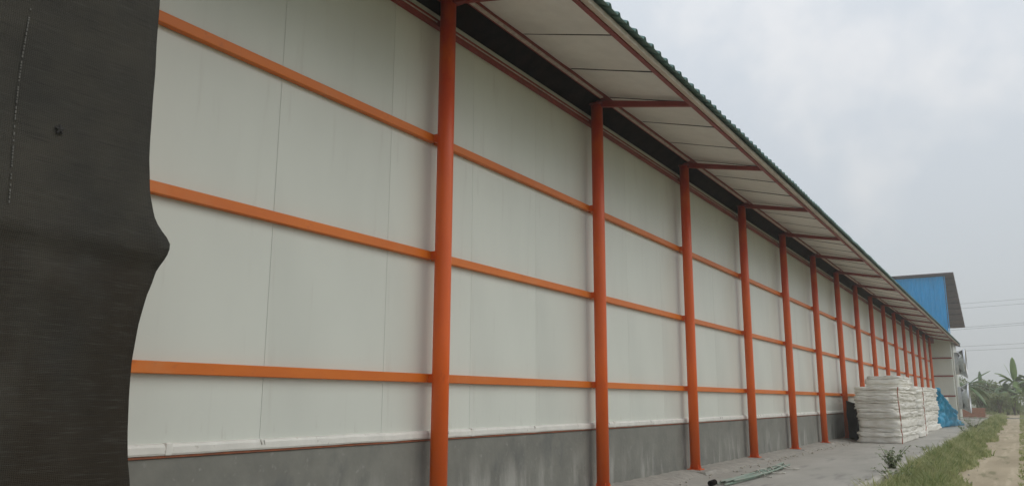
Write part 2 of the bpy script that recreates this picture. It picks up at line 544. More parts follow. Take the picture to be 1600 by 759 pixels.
# rusty angle below the panels and white rounded trim
ledges = [YA] + COLY + [YB]
for a, b in zip(ledges[:-1], ledges[1:]):
    part('rust_angle', MB().box(WALLX, WALLX + 0.034, a + 0.004, b - 0.004, 0.905, 0.922), M['rust'])
    t = MB()
    n = 14
    prof = [(0.0, 0.925), (0.040, 0.925), (0.048, 0.94), (0.048, 0.985), (0.036, 1.005), (0.0, 1.012)]
    for k in range(n + 1):
        y = a + 0.006 + (b - a - 0.012) * k / n
        dz = 0.006 * nz3(y * 2.1, 0, 8)
        for px, pz in prof:
            t.v.append((WALLX + px, y, pz + dz))
    for k in range(n):
        for c in range(len(prof) - 1):
            q = k * len(prof) + c
            t.f.append((q, q + 1, q + 1 + len(prof), q + len(prof)))
    part('base_trim', t, M['trim'])
    # trim joint collar and blobs of sealant
    yj = a + (b - a) * rnd.uniform(0.15, 0.4)
    part('trim_joint', MB().box(WALLX + 0.001, WALLX + 0.052, yj, yj + 0.06, 0.923, 1.016), M['trim'], bevel=0.006)
    sb = MB()
    for q in range(rnd.randint(2, 3)):
        ys = rnd.uniform(a + 0.2, b - 0.2)
        r = rnd.uniform(0.006, 0.011)
        sb.tube([(WALLX + 0.03, ys, 1.0), (WALLX + 0.05, ys + rnd.uniform(-.01, .01), 0.995), (WALLX + 0.05, ys, 0.965)], [r, r, r * 0.4], 6)
    tag(part('sealant_blob', sb, M['strip'], smooth=True), kind='stuff')

# panels
PW = 1.55
part('panel_backing', MB().box(WALLX - 0.12, WALLX - 0.0045, YA, YB, 0.92, 6.05), M['panel_core'])
pz0, pz1 = 0.935, 6.0
pm = MB().box(-0.0035, 0.0, 0.0013, PW - 0.0013, pz0 - 3.42, pz1 - 3.42).mesh('wall_panel', M['panel'], bevel=0.0012)
yk = 7.86 - 8 * PW
while yk < YB - 0.2:
    if yk + PW > YA:
        put('wall_panel', pm, shed, Vector((WALLX + rnd.uniform(-0.0006, 0.0012), yk, 3.42)) - OFF)
    yk += PW
# girts
GZS = (1.571, 2.928, 4.300)
GH = 0.047
for a, b in zip(ledges[:-1], ledges[1:]):
    for gz in GZS:
        part('girt', MB().box(WALLX + 0.003, WALLX + 0.070, a + 0.03, b - 0.03, gz - GH, gz + GH), M['girt'], bevel=0.006)
# channel under the eave with its pale lip
for a, b in zip(ledges[:-1], ledges[1:]):
    part('wall_channel', MB().box(WALLX + 0.002, WALLX + 0.075, a + 0.002, b - 0.002, 5.70, 5.785), M['red'])
    part('channel_lip', MB().box(WALLX + 0.050, WALLX + 0.079, a + 0.05, b - 0.05, 5.735, 5.752), M['lip'])
    sh = MB()
    sh.hexa([(WALLX + 0.003, a, 5.90), (WALLX + 0.003, b, 5.90), (0.09, b, 6.11), (0.09, a, 6.11),
             (WALLX + 0.003, a, 5.93), (WALLX + 0.003, b, 5.93), (0.09, b, 6.14), (0.09, a, 6.14)])
    part('black_sheeting', sh, M['black'])
    part('eave_beam', MB().box(0.092, 0.165, a + 0.003, b - 0.003, 6.06, 6.20), M['red'])
    part('beam_lip', MB().box(0.120, 0.169, a + 0.11, b - 0.11, 6.054, 6.075), M['lip'])

# columns with base plate, gussets, backing strip, girt brackets
SL = 0.224
for i, y in enumerate(COLY):
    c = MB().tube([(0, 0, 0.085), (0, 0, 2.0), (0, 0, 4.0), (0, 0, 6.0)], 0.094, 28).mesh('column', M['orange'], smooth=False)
    for p in c.polygons:
        p.use_smooth = len(p.vertices) == 4
    if i == 0:
        colm = c
    else:
        bpy.data.meshes.remove(c)
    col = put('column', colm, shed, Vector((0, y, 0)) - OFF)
    bp_ = MB().box(-0.12, 0.13, -0.125, 0.125, 0.068, 0.084)
    for a in range(4):
        t = a * math.pi / 2 + math.pi / 4
        dx, dy = math.cos(t), math.sin(t)
        nx, ny = -dy * 0.006, dx * 0.006
        bp_.hexa([(dx * 0.09 + nx, dy * 0.09 + ny, 0.083), (dx * 0.09 - nx, dy * 0.09 - ny, 0.083),
                  (dx * 0.118 - nx, dy * 0.118 - ny, 0.083), (dx * 0.118 + nx, dy * 0.118 + ny, 0.083),
                  (dx * 0.09 + nx, dy * 0.09 + ny, 0.16), (dx * 0.09 - nx, dy * 0.09 - ny, 0.16),
                  (dx * 0.105 - nx, dy * 0.105 - ny, 0.15), (dx * 0.105 + nx, dy * 0.105 + ny, 0.15)])
    if i == 0:
        m_bp = bp_.mesh('base_plate', M['orange'])
        m_bk = MB().box(WALLX + 0.068, 0.0, -0.05, 0.05, -0.045, 0.045).mesh('girt_bracket', M['orange'])
        m_cap = MB().box(-0.13, 0.125, -0.13, 0.13, 5.985, 6.003).mesh('cap_plate', M['red'])
    put('base_plate', m_bp, col)
    for gz in GZS:
        put('girt_bracket', m_bk, col, (0, 0, gz))
    put('cap_plate', m_cap, col)
    # rafter arm out to the eave
    ra = MB()
    zb, ze = 6.02, 5.665
    x0, x1 = -0.16, 1.60
    zs = zb + SL * 0.30
    ra.hexa([(x0, y - 0.035, zs - 0.09), (x0, y + 0.035, zs - 0.09), (x1, y + 0.035, ze - 0.005), (x1, y - 0.035, ze - 0.005),
             (x0, y - 0.035, zs + 0.02), (x0, y + 0.035, zs + 0.02), (x1, y + 0.035, ze + 0.065), (x1, y - 0.035, ze + 0.065)])
    part('rafter', ra, M['red'], bevel=0.004)
    # concrete footing pad
    pd = MB()
    rx, ry = rnd.uniform(0.25, 0.33), rnd.uniform(0.24, 0.36)
    pd.hexa([(-0.18, y - ry, -0.05), (rx + 0.05, y - ry - 0.03, -0.05), (rx + 0.03, y + ry, -0.05), (-0.18, y + ry + 0.02, -0.05),
             (-0.18, y - ry + 0.03, 0.067), (rx, y - ry, 0.064), (rx - 0.02, y + ry - 0.03, 0.066), (-0.18, y + ry, 0.067)])
    part('footing_pad', pd, M['mortar'], bevel=0.012)

# soffit boards between beam and eave
SB = 4.0 / 3.0
XS0, XS1 = 0.17, 1.64
zs0, zs1 = 6.13, 5.745
sm = MB()
n = 10
for k in range(2):
    pass
def soffit_mesh(seed):
    b = MB()
    nu, nv = 6, 6
    def top(u, v, dz):
        x = XS0 + (XS1 - XS0) * u
        y = 0.012 + (SB - 0.024) * v
        sag = -0.012 * math.sin(math.pi * v) * (0.6 + 0.5 * nz3(seed, u, 0)) + 0.006 * nz3(u * 3, v * 3, seed * 7)
        return (x, y, zs0 + (zs1 - zs0) * u + sag + dz)
    b.grid(nu, nv, lambda u, v: top(u, v, 0))
    b.grid(nu, nv, lambda u, v: top(u, v, 0.03))
    e = (nu + 1) * (nv + 1)
    for a in range(nu):
        for side in (0, nv):
            q = a * (nv + 1) + side
            b.f.append((q, q + nv + 1, q + nv + 1 + e, q + e))
    for c in range(nv):
        for side in (0, nu):
            q = side * (nv + 1) + c
            b.f.append((q, q + 1, q + 1 + e, q + e))
    return b.mesh('soffit_board', M['soffit'])
sof = [soffit_mesh(s) for s in (1, 5, 9)]
yk = Y0 - 9 * SB + 0.10
k = 0
while yk < 70.4:
    put('soffit_board', sof[k % 3], shed, Vector((0, yk, rnd.uniform(-0.004, 0.006))) - OFF)
    # dark batten closing the joint, a little proud
    part('joint_batten', MB().hexa([(XS0 + 0.02, yk - 0.013, zs0 - 0.008), (XS1 - 0.02, yk - 0.013, zs1 - 0.004), (XS1 - 0.02, yk + 0.013, zs1 - 0.004), (XS0 + 0.02, yk + 0.013, zs0 - 0.008),
                                    (XS0 + 0.02, yk - 0.013, zs0 + 0.02), (XS1 - 0.02, yk - 0.013, zs1 + 0.02), (XS1 - 0.02, yk + 0.013, zs1 + 0.02), (XS0 + 0.02, yk + 0.013, zs0 + 0.02)]), M['dark'])
    yk += SB
    k += 1
YR = 70.9
# eave angle, fascia
for a, b in zip(ledges[:-1], ledges[1:-1] + [YR]):
    part('eave_angle', MB().box(1.60, 1.655, a + 0.002, b - 0.002, 5.615, 5.775), M['red'])
    part('fascia_board', MB().box(1.657, 1.725, a + 0.005, b - 0.005, 5.635 + rnd.uniform(-.004, .004), 5.705), M['fascia'], bevel=0.005)
# ribbed green roof sheet
def roof_sheet():
    b = MB()
    rib = 0.25
    prof = [(0.0, 0.0), (0.085, 0.0), (0.105, 0.045), (0.145, 0.045), (0.165, 0.0)]
    ys = []
    y = YA - 1
    while y < YR:
        for dy, dz in prof:
            ys.append((y + dy, dz))
        y += rib
    xs = [1.83, 1.6, 0.0, -11.0]
    z_at = lambda x: 5.695 + 0.265 * (1.83 - x) if x > -1 else 6.18 + SL * (-x)
    for yy, dz in ys:
        wob = 0.006 * nz3(yy * 1.3, 0, 0)
        for j, x in enumerate(xs):
            b.v.append((x + (wob * 2 if j == 0 else 0), yy, z_at(x) + dz + wob + (0.045 if j > 0 else 0.0)))
    kx = len(xs)
    for a in range(len(ys) - 1):
        for c in range(kx - 1):
            q = a * kx + c
            b.f.append((q, q + 1, q + 1 + kx, q + kx))
    return b
rs = part('roof_sheet', roof_sheet(), M['green'])
md = rs.modifiers.new('thick', 'SOLIDIFY')
md.thickness = 0.006
# far slope, ends and back so that no light leaks in
zr = 6.225 + SL * 11.0 + 0.05
part('far_roof_slope', MB().hexa([(-11.02, YA - 1, zr - .1), (-11.02, YR, zr - .1), (-24, YR, zr - 3.0), (-24, YA - 1, zr - 3.0),
                                  (-11.02, YA - 1, zr - .05), (-11.02, YR, zr - .05), (-24, YR, zr - 2.95), (-24, YA - 1, zr - 2.95)]), M['green'])
part('back_wall', MB().box(-22.2, -22.0, YA, YB + 6, -0.3, 6.0), M['back'])
for y in (YA + 0.05, YB - 0.3):
    g = MB()
    g.hexa([(-22, y, -.3), (WALLX - .13, y, -.3), (WALLX - .13, y + .15, -.3), (-22, y + .15, -.3),
            (-22, y, 6.0), (WALLX - .13, y, 6.0), (WALLX - .13, y + .15, 6.0), (-22, y + .15, 6.0)])
    part('end_wall', g, M['back'])
# projecting end block with two girts and a downpipe
BX = 1.25
part('end_block', MB().hexa([(-2.0, YB, -.3), (BX, YB, -.3), (BX, YB + 6.5, -.3), (-2.0, YB + 6.5, -.3),
                             (-2.0, YB, 6.66), (BX, YB, 5.845), (BX, YB + 6.5, 5.845), (-2.0, YB + 6.5, 6.66)]), M['panel'], bevel=0.01)
part('eave_return', MB().box(WALLX - 0.02, 0.165, YB - 0.02, YB + 0.1, 5.7, 6.2), M['red'])
for gz in (1.75, 3.23, 4.57):
    part('block_girt', MB().box(WALLX, BX + 0.012, YB - 0.06, YB - 0.003, gz - 0.05, gz + 0.05), M['red'])
part('downpipe', MB().tube([(BX + 0.10, YB + 0.25, 0), (BX + 0.10, YB + 0.25, 5.75)], 0.06, 10), M['strip'], smooth=True)
# closing gable infill and low flat roof over the block
part('block_roof', MB().hexa([(-6.2, YR + .02, 7.76), (1.78, YR + .02, 5.73), (1.55, YB + 7, 5.79), (-6.2, YB + 7, 7.76),
                              (-6.2, YR + .02, 7.81), (1.78, YR + .02, 5.78), (1.55, YB + 7, 5.84), (-6.2, YB + 7, 7.81)]), M['brown'])

# ------------------------------------------------------------------ exhaust fans on the end block
def fan(loc, label):
    t = empty('exhaust_fan', loc, label, 'fan', 'exhaust fans at the far end')
    n = 32
    for nm, prof, m in (('housing', [(0.0, 0.86), (0.30, 0.86), (0.30, 0.80)], M['galv']),
                        ('cone', [(0.30, 0.84), (0.55, 0.98), (0.80, 1.14), (0.80, 1.17), (0.55, 1.01), (0.30, 0.87)], M['galv']),
                        ('shutter', [(0.33, 0.83), (0.34, 0.0)], M['fan_dark'])):
        b = MB()
        for (x, r) in prof:
            for j in range(n):
                a = 2 * math.pi * j / n
                cy, cz = math.cos(a), math.sin(a)
                if nm == 'housing':      # square box with rounded corners
                    q = max(abs(cy), abs(cz)) ** 0.8
                    cy, cz = cy / q, cz / q
                b.v.append((x, r * cy, r * cz))
        for k in range(len(prof) - 1):
            for j in range(n):
                b.f.append((k * n + j, k * n + (j + 1) % n, (k + 1) * n + (j + 1) % n, (k + 1) * n + j))
        b.build(nm, m, t, smooth=(nm == 'cone'))
    for k in range(6):
        a = 2 * math.pi * k / 6
        bl = MB()
        ca, sa = math.cos(a), math.sin(a)
        def bf(u, v):
            rr_ = 0.12 + 0.66 * u
            wv = (v - 0.5) * (0.16 + 0.12 * u)
            return (0.42 + wv * 0.5, rr_ * ca - wv * sa, rr_ * sa + wv * ca)
        o = bl.grid(4, 2, bf).build('blade', M['galv'], t)
        o.modifiers.new('thick', 'SOLIDIFY').thickness = 0.006
    MB().tube([(0.36, 0, 0), (0.48, 0, 0)], [0.13, 0.10], 14).build('hub', M['galv'], t, smooth=False)
    return t
fan((BX, YB + 3.2, 4.28), 'upper galvanised exhaust fan cone above the other at the end wall')
fan((BX, YB + 3.2, 1.62), 'lower galvanised exhaust fan cone near the ground at the end wall')

# ------------------------------------------------------------------ blue gabled building behind
bb = empty('blue_building', (-6, 90, 0), 'tall blue corrugated building with brown overhanging roof behind shed', 'building')
BO = Vector((-6, 90, 0))
def bpart(name, mb, m, **k):
    o = mb.build(name, m, bb, **k)
    o.location = -BO
    return o
wv = MB()
xs = []
x = -20.0
while x < 0.08:
    xs += [(x, 0), (x + 0.12, 0), (x + 0.16, -0.06), (x + 0.24, -0.06), (x + 0.28, 0)]
    x += 0.40
xs = [q for q in xs if q[0] <= 0.08]
for (xx, dy) in xs:
    wv.v += [(xx, 90 + dy, -0.3), (xx, 90 + dy, 13.66)]
for k in range(len(xs) - 1):
    wv.f.append((2 * k, 2 * k + 2, 2 * k + 3, 2 * k + 1))
cl = bpart('front_cladding', wv, M['blue'])
cl.modifiers.new('thick', 'SOLIDIFY').thickness = 0.01
bpart('corner_flashing', MB().box(0.06, 0.12, 89.93, 90.06, -0.3, 13.67), M['blue'])
zt, zf = 13.86, 9.42
bpart('roof', MB().hexa([(-21, 89.6, zt - .05), (0.94, 89.6, zt - .05), (0.94, 102, zf), (-21, 102, zf),
                         (-21, 89.6, zt + .10), (0.94, 89.6, zt + .10), (0.94, 102, zf + .12), (-21, 102, zf + .12)]), M['brown'])
for k in range(9):
    f = (k + 0.5) / 9
    y = 89.9 + 12 * f
    z = zt - .05 + (zf - zt + .05) * (y - 89.6) / 12.4
    bpart('purlin', MB().box(-20.5, 0.90, y - 0.05, y + 0.05, z - 0.11, z - 0.01), M['brown'])
for x in (-20, -14, -8, -3.2):
    bpart('post', MB().box(x - .12, x + .12, 100.6, 100.84, -0.3, 9.8), M['pole'])
bpart('side_wall', MB().box(-3.1, -3.0, 90.1, 100.5, -0.3, 9.7), M['back'])

# ------------------------------------------------------------------ stacks of folded white sacks
def layer_mesh(wx, wy, h, seed, name='sack_layer'):
    b = MB()
    n, rings = 72, 6
    for k in range(rings + 1):
        t = k / rings
        bul = math.sin(math.pi * t) ** 0.3
        for j in range(n):
            a = 2 * math.pi * j / n
            ca, sa = math.cos(a), math.sin(a)
            q = (abs(ca) ** 9 + abs(sa) ** 9) ** (-1 / 9)
            px, py = ca * q, sa * q
            cr = 0.030 * nz3(px * 2.2 + seed, py * 3, t * 2) + 0.022 * nz3(px * 7, py * 9 + seed, t * 3)
            if abs(py) < 0.96:      # folded ends on the long sides are rougher
                cr += 0.060 * nz3(px * 2, py * 14 + seed * 3, t * 2.5)
            ins = -0.018 * (1 - bul)
            x = px * wx / 2 + (ca / max(abs(ca), abs(sa))) * (cr + ins)
            y = py * wy / 2 + (sa / max(abs(ca), abs(sa))) * (cr + ins)
            z = h * t + 0.030 * nz3(px * 1.6, py * 2, seed + t) + 0.016 * nz3(px * 5, py * 7, seed)
            b.v.append((x, y, z))
    for k in range(rings):
        for j in range(n):
            b.f.append((k * n + j, k * n + (j + 1) % n, (k + 1) * n + (j + 1) % n, (k + 1) * n + j))
    b.f.append(tuple(range(n - 1, -1, -1)))
    b.f.append(tuple(rings * n + j for j in range(n)))
    return b.mesh(name, M['sack'], smooth=True)

def stack(loc, rz, wx, wy, heights, label, seed, twine=None, group='stacks of white sacks beside the wall', lean=0.0):
    t = empty('sack_stack', loc, label, 'stack', group)
    t.rotation_euler.z = rz
    z = 0.0
    for k, h in enumerate(heights):
        me = layer_mesh(wx + rnd.uniform(-.06, .05), wy + rnd.uniform(-.10, .06), h * 1.04, seed + k * 1.7)
        put('sack_layer', me, t, (rnd.uniform(-.025, .025) + lean * z, rnd.uniform(-.03, .03), z), (0, 0, rnd.uniform(-.015, .015)))
        z += h
    if twine:
        for (sx, sy) in twine:
            pts = [(sx * wx / 2 + 0.02 * rnd.uniform(-1, 1) + (0.045 if sx else 0) * (1 if sx > 0 else -1),
                    sy * wy / 2 - 0.045 * (1 if sy < 0 else 0), z * q / 12) for q in range(13)]
            MB().tube(pts, 0.016, 6).build('twine', M['twine'], t)
    return t
s1h = [0.20, 0.13, 0.15, 0.24, 0.09, 0.17, 0.11, 0.18, 0.08, 0.15, 0.10, 0.11, 0.09]
stack((1.33, 31.35, 0.004), math.radians(-2), 1.36, 4.6, s1h, 'widest stack of folded white sacks, nearest of the stacks by the wall', 3, twine=[(1.0, -0.99)])
stack((1.36, 32.2, 1.80), math.radians(-1), 1.20, 3.1, [0.13, 0.16, 0.11], 'low white sack pile resting on top of the nearest stack', 21)
stack((1.20, 37.2, 0.004), math.radians(3), 1.45, 5.6, [0.22, 0.2, 0.24, 0.18, 0.22, 0.2, 0.17, 0.21, 0.14, 0.12], 'second stack of white sacks just behind the nearest one', 40, twine=[(1, -0.2)])
stack((1.05, 43.4, 0.004), math.radians(-2), 1.35, 5.8, [0.25, 0.2, 0.26, 0.2, 0.24, 0.2, 0.22, 0.22, 0.18], 'white sack stack between the second stack and the blue tarp', 60)
stack((1.10, 53.0, 0.004), math.radians(4), 1.30, 4.0, [0.26, 0.24, 0.28, 0.24, 0.26, 0.27], 'low rumpled stack of greyish sacks behind the blue tarp', 83)

# black plastic sheet hanging down between the wall and the first stack
def blk(u, v):
    x = 0.10 + 0.46 * u
    y = 29.75 + 0.9 * (1 - u) + 0.05 * nz3(u * 5, v * 2, 2) + 0.10 * v
    return (x + 0.03 * nz3(u * 3, v * 4, 7), y, 0.05 + 1.32 * (1 - v) - 0.12 * u * (1 - v))
o = MB().grid(10, 14, blk).build('plastic_sheet', M['black'], smooth=True)
o.modifiers.new('thick', 'SOLIDIFY').thickness = 0.02
tag(o, 'black plastic sheet standing between the base wall and nearest sack stack', 'plastic sheet')

# blue tarp thrown over the end of the stack
def tarp_fn(u, v):
    # v: top to bottom, u: wall side to track side
    lx, ly, lz = 1.74 - 0.10 * v, 46.5 + 0.5 * v, 2.0 * (1 - v)
    e = v ** 1.25
    rx, ry, rz = 1.90 + 0.62 * e, 46.9 + 6.6 * e, 2.0 * (1 - v) ** 1.15 + 0.02
    if v < 0.25:
        q = v / 0.25
        rx = 1.86 + 0.12 * q * q
        ry = 46.7 + (46.9 + 6.6 * 0.25 ** 1.25 - 46.7) * q * q
    bulge = 0.16 * math.sin(math.pi * u) * math.sin(math.pi * min(1, v * 1.1))
    wr = 0.24 * (abs(nz3(u * 4 + v, v * 2.0, 3)) * 2 - 0.4) + 0.12 * (abs(nz3(u * 9 + v * 4, v * 5, 9)) * 2 - 0.4)
    x = lx + (rx - lx) * u + (bulge + wr) * 0.9
    y = ly + (ry - ly) * u + wr * 0.6
    z = lz + (rz - lz) * u + 0.05 * nz3(u * 7, v * 5, 1) * (1 - v)
    return (x, y, max(0.02, z))
o = MB().grid(30, 30, tarp_fn).build('blue_tarpaulin', M['tarp'], smooth=True)
o.modifiers.new('thick', 'SOLIDIFY').thickness = 0.008
tag(o, 'crumpled bright blue tarpaulin draped from the far end of the white stacks', 'tarpaulin')

# ------------------------------------------------------------------ bundle of pale green pipes on the apron
hb = empty('pipe_bundle', (1.1, 15.4, 0), 'bundle of pale green plastic pipes lying on the apron by the wall', 'pipe bundle')
for k in range(6):
    ya, yb = 13.05 + rnd.uniform(-.1, .4), 17.7 + rnd.uniform(-.5, .1)
    off = (k - 3) * 0.038
    pts = []
    for q in range(15):
        f = q / 14
        pts.append((1.10 + off * (1 + 0.5 * f) + 0.09 * math.sin(f * 3.0 + 0.6) + 0.02 * nz3(k * 3, f * 3, 0) - 1.1,
                    ya + (yb - ya) * f - 15.4, 0.03 + (0.035 if k % 2 else 0.0) + 0.012 * nz3(k, f * 4, 5)))
    MB().tube(pts, 0.017, 8).build('pipe', M['hose'], hb, smooth=True)
MB().tube([(-0.10, -2.55, 0.05), (-0.10, -2.33, 0.055)], [0.045, 0.045], 12).build('pipe_end', M['black'], hb)
for k in range(5):
    yk = -0.4 + k * 0.52 + rnd.uniform(-.1, .1)
    pts = []
    for q in range(12):
        f = q / 11
        pts.append((-0.26 + 0.62 * f + 0.06 * nz3(k * 4, f * 4, 0), yk + 0.75 * (f - 0.5) * (1 if k % 2 else -0.6) + 0.12 * nz3(f * 3, k * 5, 2),
                    0.02 + 0.085 * math.exp(-((f - 0.45) / 0.2) ** 2)))
    MB().tube(pts, 0.012, 6).build('cord', M['cord'], hb, smooth=True)

# rubble crumbs along the ledge and kerb
def rubble():
    rg = np.random.default_rng(5)
    V, F = [], []
    base = np.array([(1, 0, 0), (-1, 0, 0), (0, 1, 0), (0, -1, 0), (0, 0, 1), (0, 0, -1)], float)
    tri = np.array([(0, 2, 4), (2, 1, 4), (1, 3, 4), (3, 0, 4), (2, 0, 5), (1, 2, 5), (3, 1, 5), (0, 3, 5)])
    n = 0
    for k in range(700):
        y = rg.uniform(8, 60)
        if k % 3 == 0:
            x, z = apron_edge(y) - rg.uniform(-0.1, 0.35), 0.0
        else:
            x, z = 0.30 + abs(rg.normal(0, 0.16)), 0.005
        if k % 9 == 0:
            x, z = 4.15 + rg.uniform(-.2, .3), GZ + 0.03
        s = rg.uniform(0.010, 0.032)
        V.append(base * s * rg.uniform(0.6, 1.4, (6, 3)) * (1, 1, 0.55) + (x, y, z + s * 0.2))
        F.append(tri + n)
        n += 6
    o = put('rubble', fast_mesh('rubble', np.vstack(V), np.vstack(F), M['stone']))
    tag(o, 'loose crumbs of mortar and stone along wall foot and kerb', 'rubble', kind='stuff')
rubble()

# ------------------------------------------------------------------ shade cloth hanging from the eave
EDGE = [(0.0, 2.40), (0.94, 2.35), (1.05, 2.33), (1.17, 2.32), (1.35, 2.31), (1.53, 2.31), (1.69, 2.33), (1.85, 2.36), (1.97, 2.40),
        (2.04, 2.435), (2.09, 2.45), (2.12, 2.452), (2.15, 2.43), (2.19, 2.385), (2.24, 2.355), (2.36, 2.32), (2.52, 2.30), (2.76, 2.29), (3.10, 2.28), (3.39, 2.27), (5.7, 2.25)]
EZ = np.array([e[0] for e in EDGE])
EY = np.array([e[1] for e in EDGE])
NZc, NYc = 190, 60
def cloth_fn(u, v):
    z = 0.03 + 5.66 * v
    ye = float(np.interp(z, EZ, EY))
    y = ye - (1 - u) * 4.2
    x = 1.70
    x += 0.014 * math.sin(y * 3.1 + 0.35 * z) * (0.4 + 0.6 * nz3(y, z * 0.3, 3)) + 0.03 * nz3(y * 1.3, z * 0.8, 4)
    x += 0.006 * nz3(y * 9, z * 5, 1)
    # crease where a cord gathers the cloth
    dz = z - (2.09 + 0.02 * math.sin(y * 2.0))
    x += 0.010 * math.exp(-(dz / 0.05) ** 2) - 0.014 * math.exp(-((dz + 0.10) / 0.06) ** 2)
    if dz < 0:
        x += 0.02 * nz3(y * 2.2 + z, z * 1.6, 6) * min(1, -dz * 3)
        x += 0.012 * math.sin((y + z * 0.55) * 9) * math.exp(dz * 1.2) * min(1, -dz * 4)
    return (x - 1.70, y - 1.0, z)
sc_root = empty('shade_cloth', (1.70, 1.0, 0), 'dark charcoal woven shade cloth hanging down in the left foreground', 'shade cloth')
o = MB().grid(NYc, NZc, cloth_fn).build('cloth', M['cloth'], sc_root, smooth=True)
o.modifiers.new('thick', 'SOLIDIFY').thickness = 0.003
def cloth_x(y, z):
    ye = float(np.interp(z, EZ, EY))
    return cloth_fn(1 - (ye - y) / 4.2, (z - 0.03) / 5.66)
st = MB()
z = 2.15
while z < 5.6:
    a = cloth_x(1.665 + 0.012 * math.sin(z * 4), z)
    ln = rnd.uniform(0.005, 0.014)
    if rnd.random() < 0.75:
        st.box(a[0] + 0.002, a[0] + 0.006, a[1] - 0.0028, a[1] + 0.0028, z, z + ln)
    z += ln + rnd.uniform(0.003, 0.008)
for yy, za, zb_ in ((1.63, 1.4, 1.98),):
    z = za
    while z < zb_:
        a = cloth_x(yy + 0.012 * math.sin(z * 5), z)
        ln = rnd.uniform(0.006, 0.02)
        if rnd.random() < 0.6:
            st.box(a[0] + 0.002, a[0] + 0.006, a[1] - 0.002, a[1] + 0.002, z, z + ln)
        z += ln + rnd.uniform(0.006, 0.02)
tag(st.build('stitching', mat('pale_thread', (0.15, 0.145, 0.13), 0.8, var=0.5, vscale=20), sc_root), kind='stuff')
kn = MB()
a = cloth_x(1.85, 2.55)
for q in range(5):
    t = q * 1.256 + 0.4
    kn.tube([(a[0] + 0.008, a[1], a[2]), (a[0] + 0.010, a[1] + 0.022 * math.cos(t), a[2] + 0.024 * math.sin(t))], [0.010, 0.004], 6)
kn.build('knot', M['dark'], sc_root)

# ------------------------------------------------------------------ grass and weeds
def grass(name, n, xf, yf, hmin, hmax, label, seed, zb_=GZ, dens_noise=0.0, m='grass', bw=(0.006, 0.013)):
    rg = np.random.default_rng(seed)
    y = yf(rg, n)
    x = xf(rg, y)
    if dens_noise:
        dn = np.array([nz3(a * 0.9, b * 0.45, seed) for a, b in zip(x, y)])
        keep = dn > rg.uniform(-0.9, dens_noise, len(x))
        x, y = x[keep], y[keep]
    n = len(x)
    cl = np.array([0.42 + 0.75 * nz3(a * 1.3, b * 0.7, seed + 3) + 0.5 * nz3(a * 5, b * 3, seed + 9) for a, b in zip(x, y)]).clip(0.05, 1.2)
    h = (hmin + (hmax - hmin) * cl * rg.uniform(0.4, 1.1, n))
    if name == 'verge_grass':
        h *= ((x - 3.16) / 0.26).clip(0.25, 1) * (0.55 + 0.45 * ((4.25 - x) / 0.4).clip(0, 1))
    wdt = rg.uniform(*bw, n) * (1 + y / 45.0)
    az = rg.uniform(0, 2 * np.pi, n)
    lean = rg.uniform(0.1, 0.9, n) * h * 0.8
    la = rg.uniform(0, 2 * np.pi, n)
    dx, dy = np.cos(az) * wdt, np.sin(az) * wdt
    lx, ly = np.cos(la) * lean, np.sin(la) * lean
    z0 = np.full(n, zb_)
    V = np.empty((n, 5, 3))
    V[:, 0] = np.stack([x - dx, y - dy, z0], 1)
    V[:, 1] = np.stack([x + dx, y + dy, z0], 1)
    V[:, 2] = np.stack([x + dx * .8 + lx * .35, y + dy * .8 + ly * .35, z0 + h * .62], 1)
    V[:, 3] = np.stack([x - dx * .8 + lx * .35, y - dy * .8 + ly * .35, z0 + h * .62], 1)
    V[:, 4] = np.stack([x + lx, y + ly, z0 + h], 1)
    idx = np.arange(n)[:, None] * 5
    F = np.concatenate([idx + [0, 1, 2], idx + [0, 2, 3], idx + [3, 2, 4]])
    o = put(name, fast_mesh(name, V.reshape(-1, 3), F, M[m]))
    tag(o, label, 'grass', kind='stuff')
    return o
def ypow(a, b, p):
    return lambda rg, n: a + (b - a) * rg.uniform(0, 1, n) ** p
grass('verge_grass', 90000, lambda rg, y: 3.26 - 0.003 * np.maximum(0, y - 20) + (1.0 + 0.28 * np.sin(y * 0.9) * np.sin(y * 0.37 + 1)) * rg.beta(1.0, 1.2, len(y)) + rg.normal(0, 0.04, len(y)),
      ypow(6, 90, 1.5), 0.05, 0.62, 'tufted green grass on the verge between apron and dirt track', 11)
grass('track_grass', 26000, lambda rg, y: 5.15 + 0.75 * rg.uniform(0, 1, len(y)),
      ypow(6, 110, 1.4), 0.04, 0.15, 'short grass growing along the middle of the dirt track', 12, dens_noise=0.1)
grass('field_grass', 60000, lambda rg, y: 6.9 + 26 * rg.uniform(0, 1, len(y)) ** 1.8,
      ypow(0, 125, 1.2), 0.08, 0.30, 'rough green grass of the field right of the track', 13, bw=(0.01, 0.02))
grass('yard_grass', 16000, lambda rg, y: -2 + 40 * rg.uniform(0, 1, len(y)),
      ypow(112, 132, 1.0), 0.10, 0.5, 'pale grass strip in front of the banana plants', 14, bw=(0.02, 0.03))

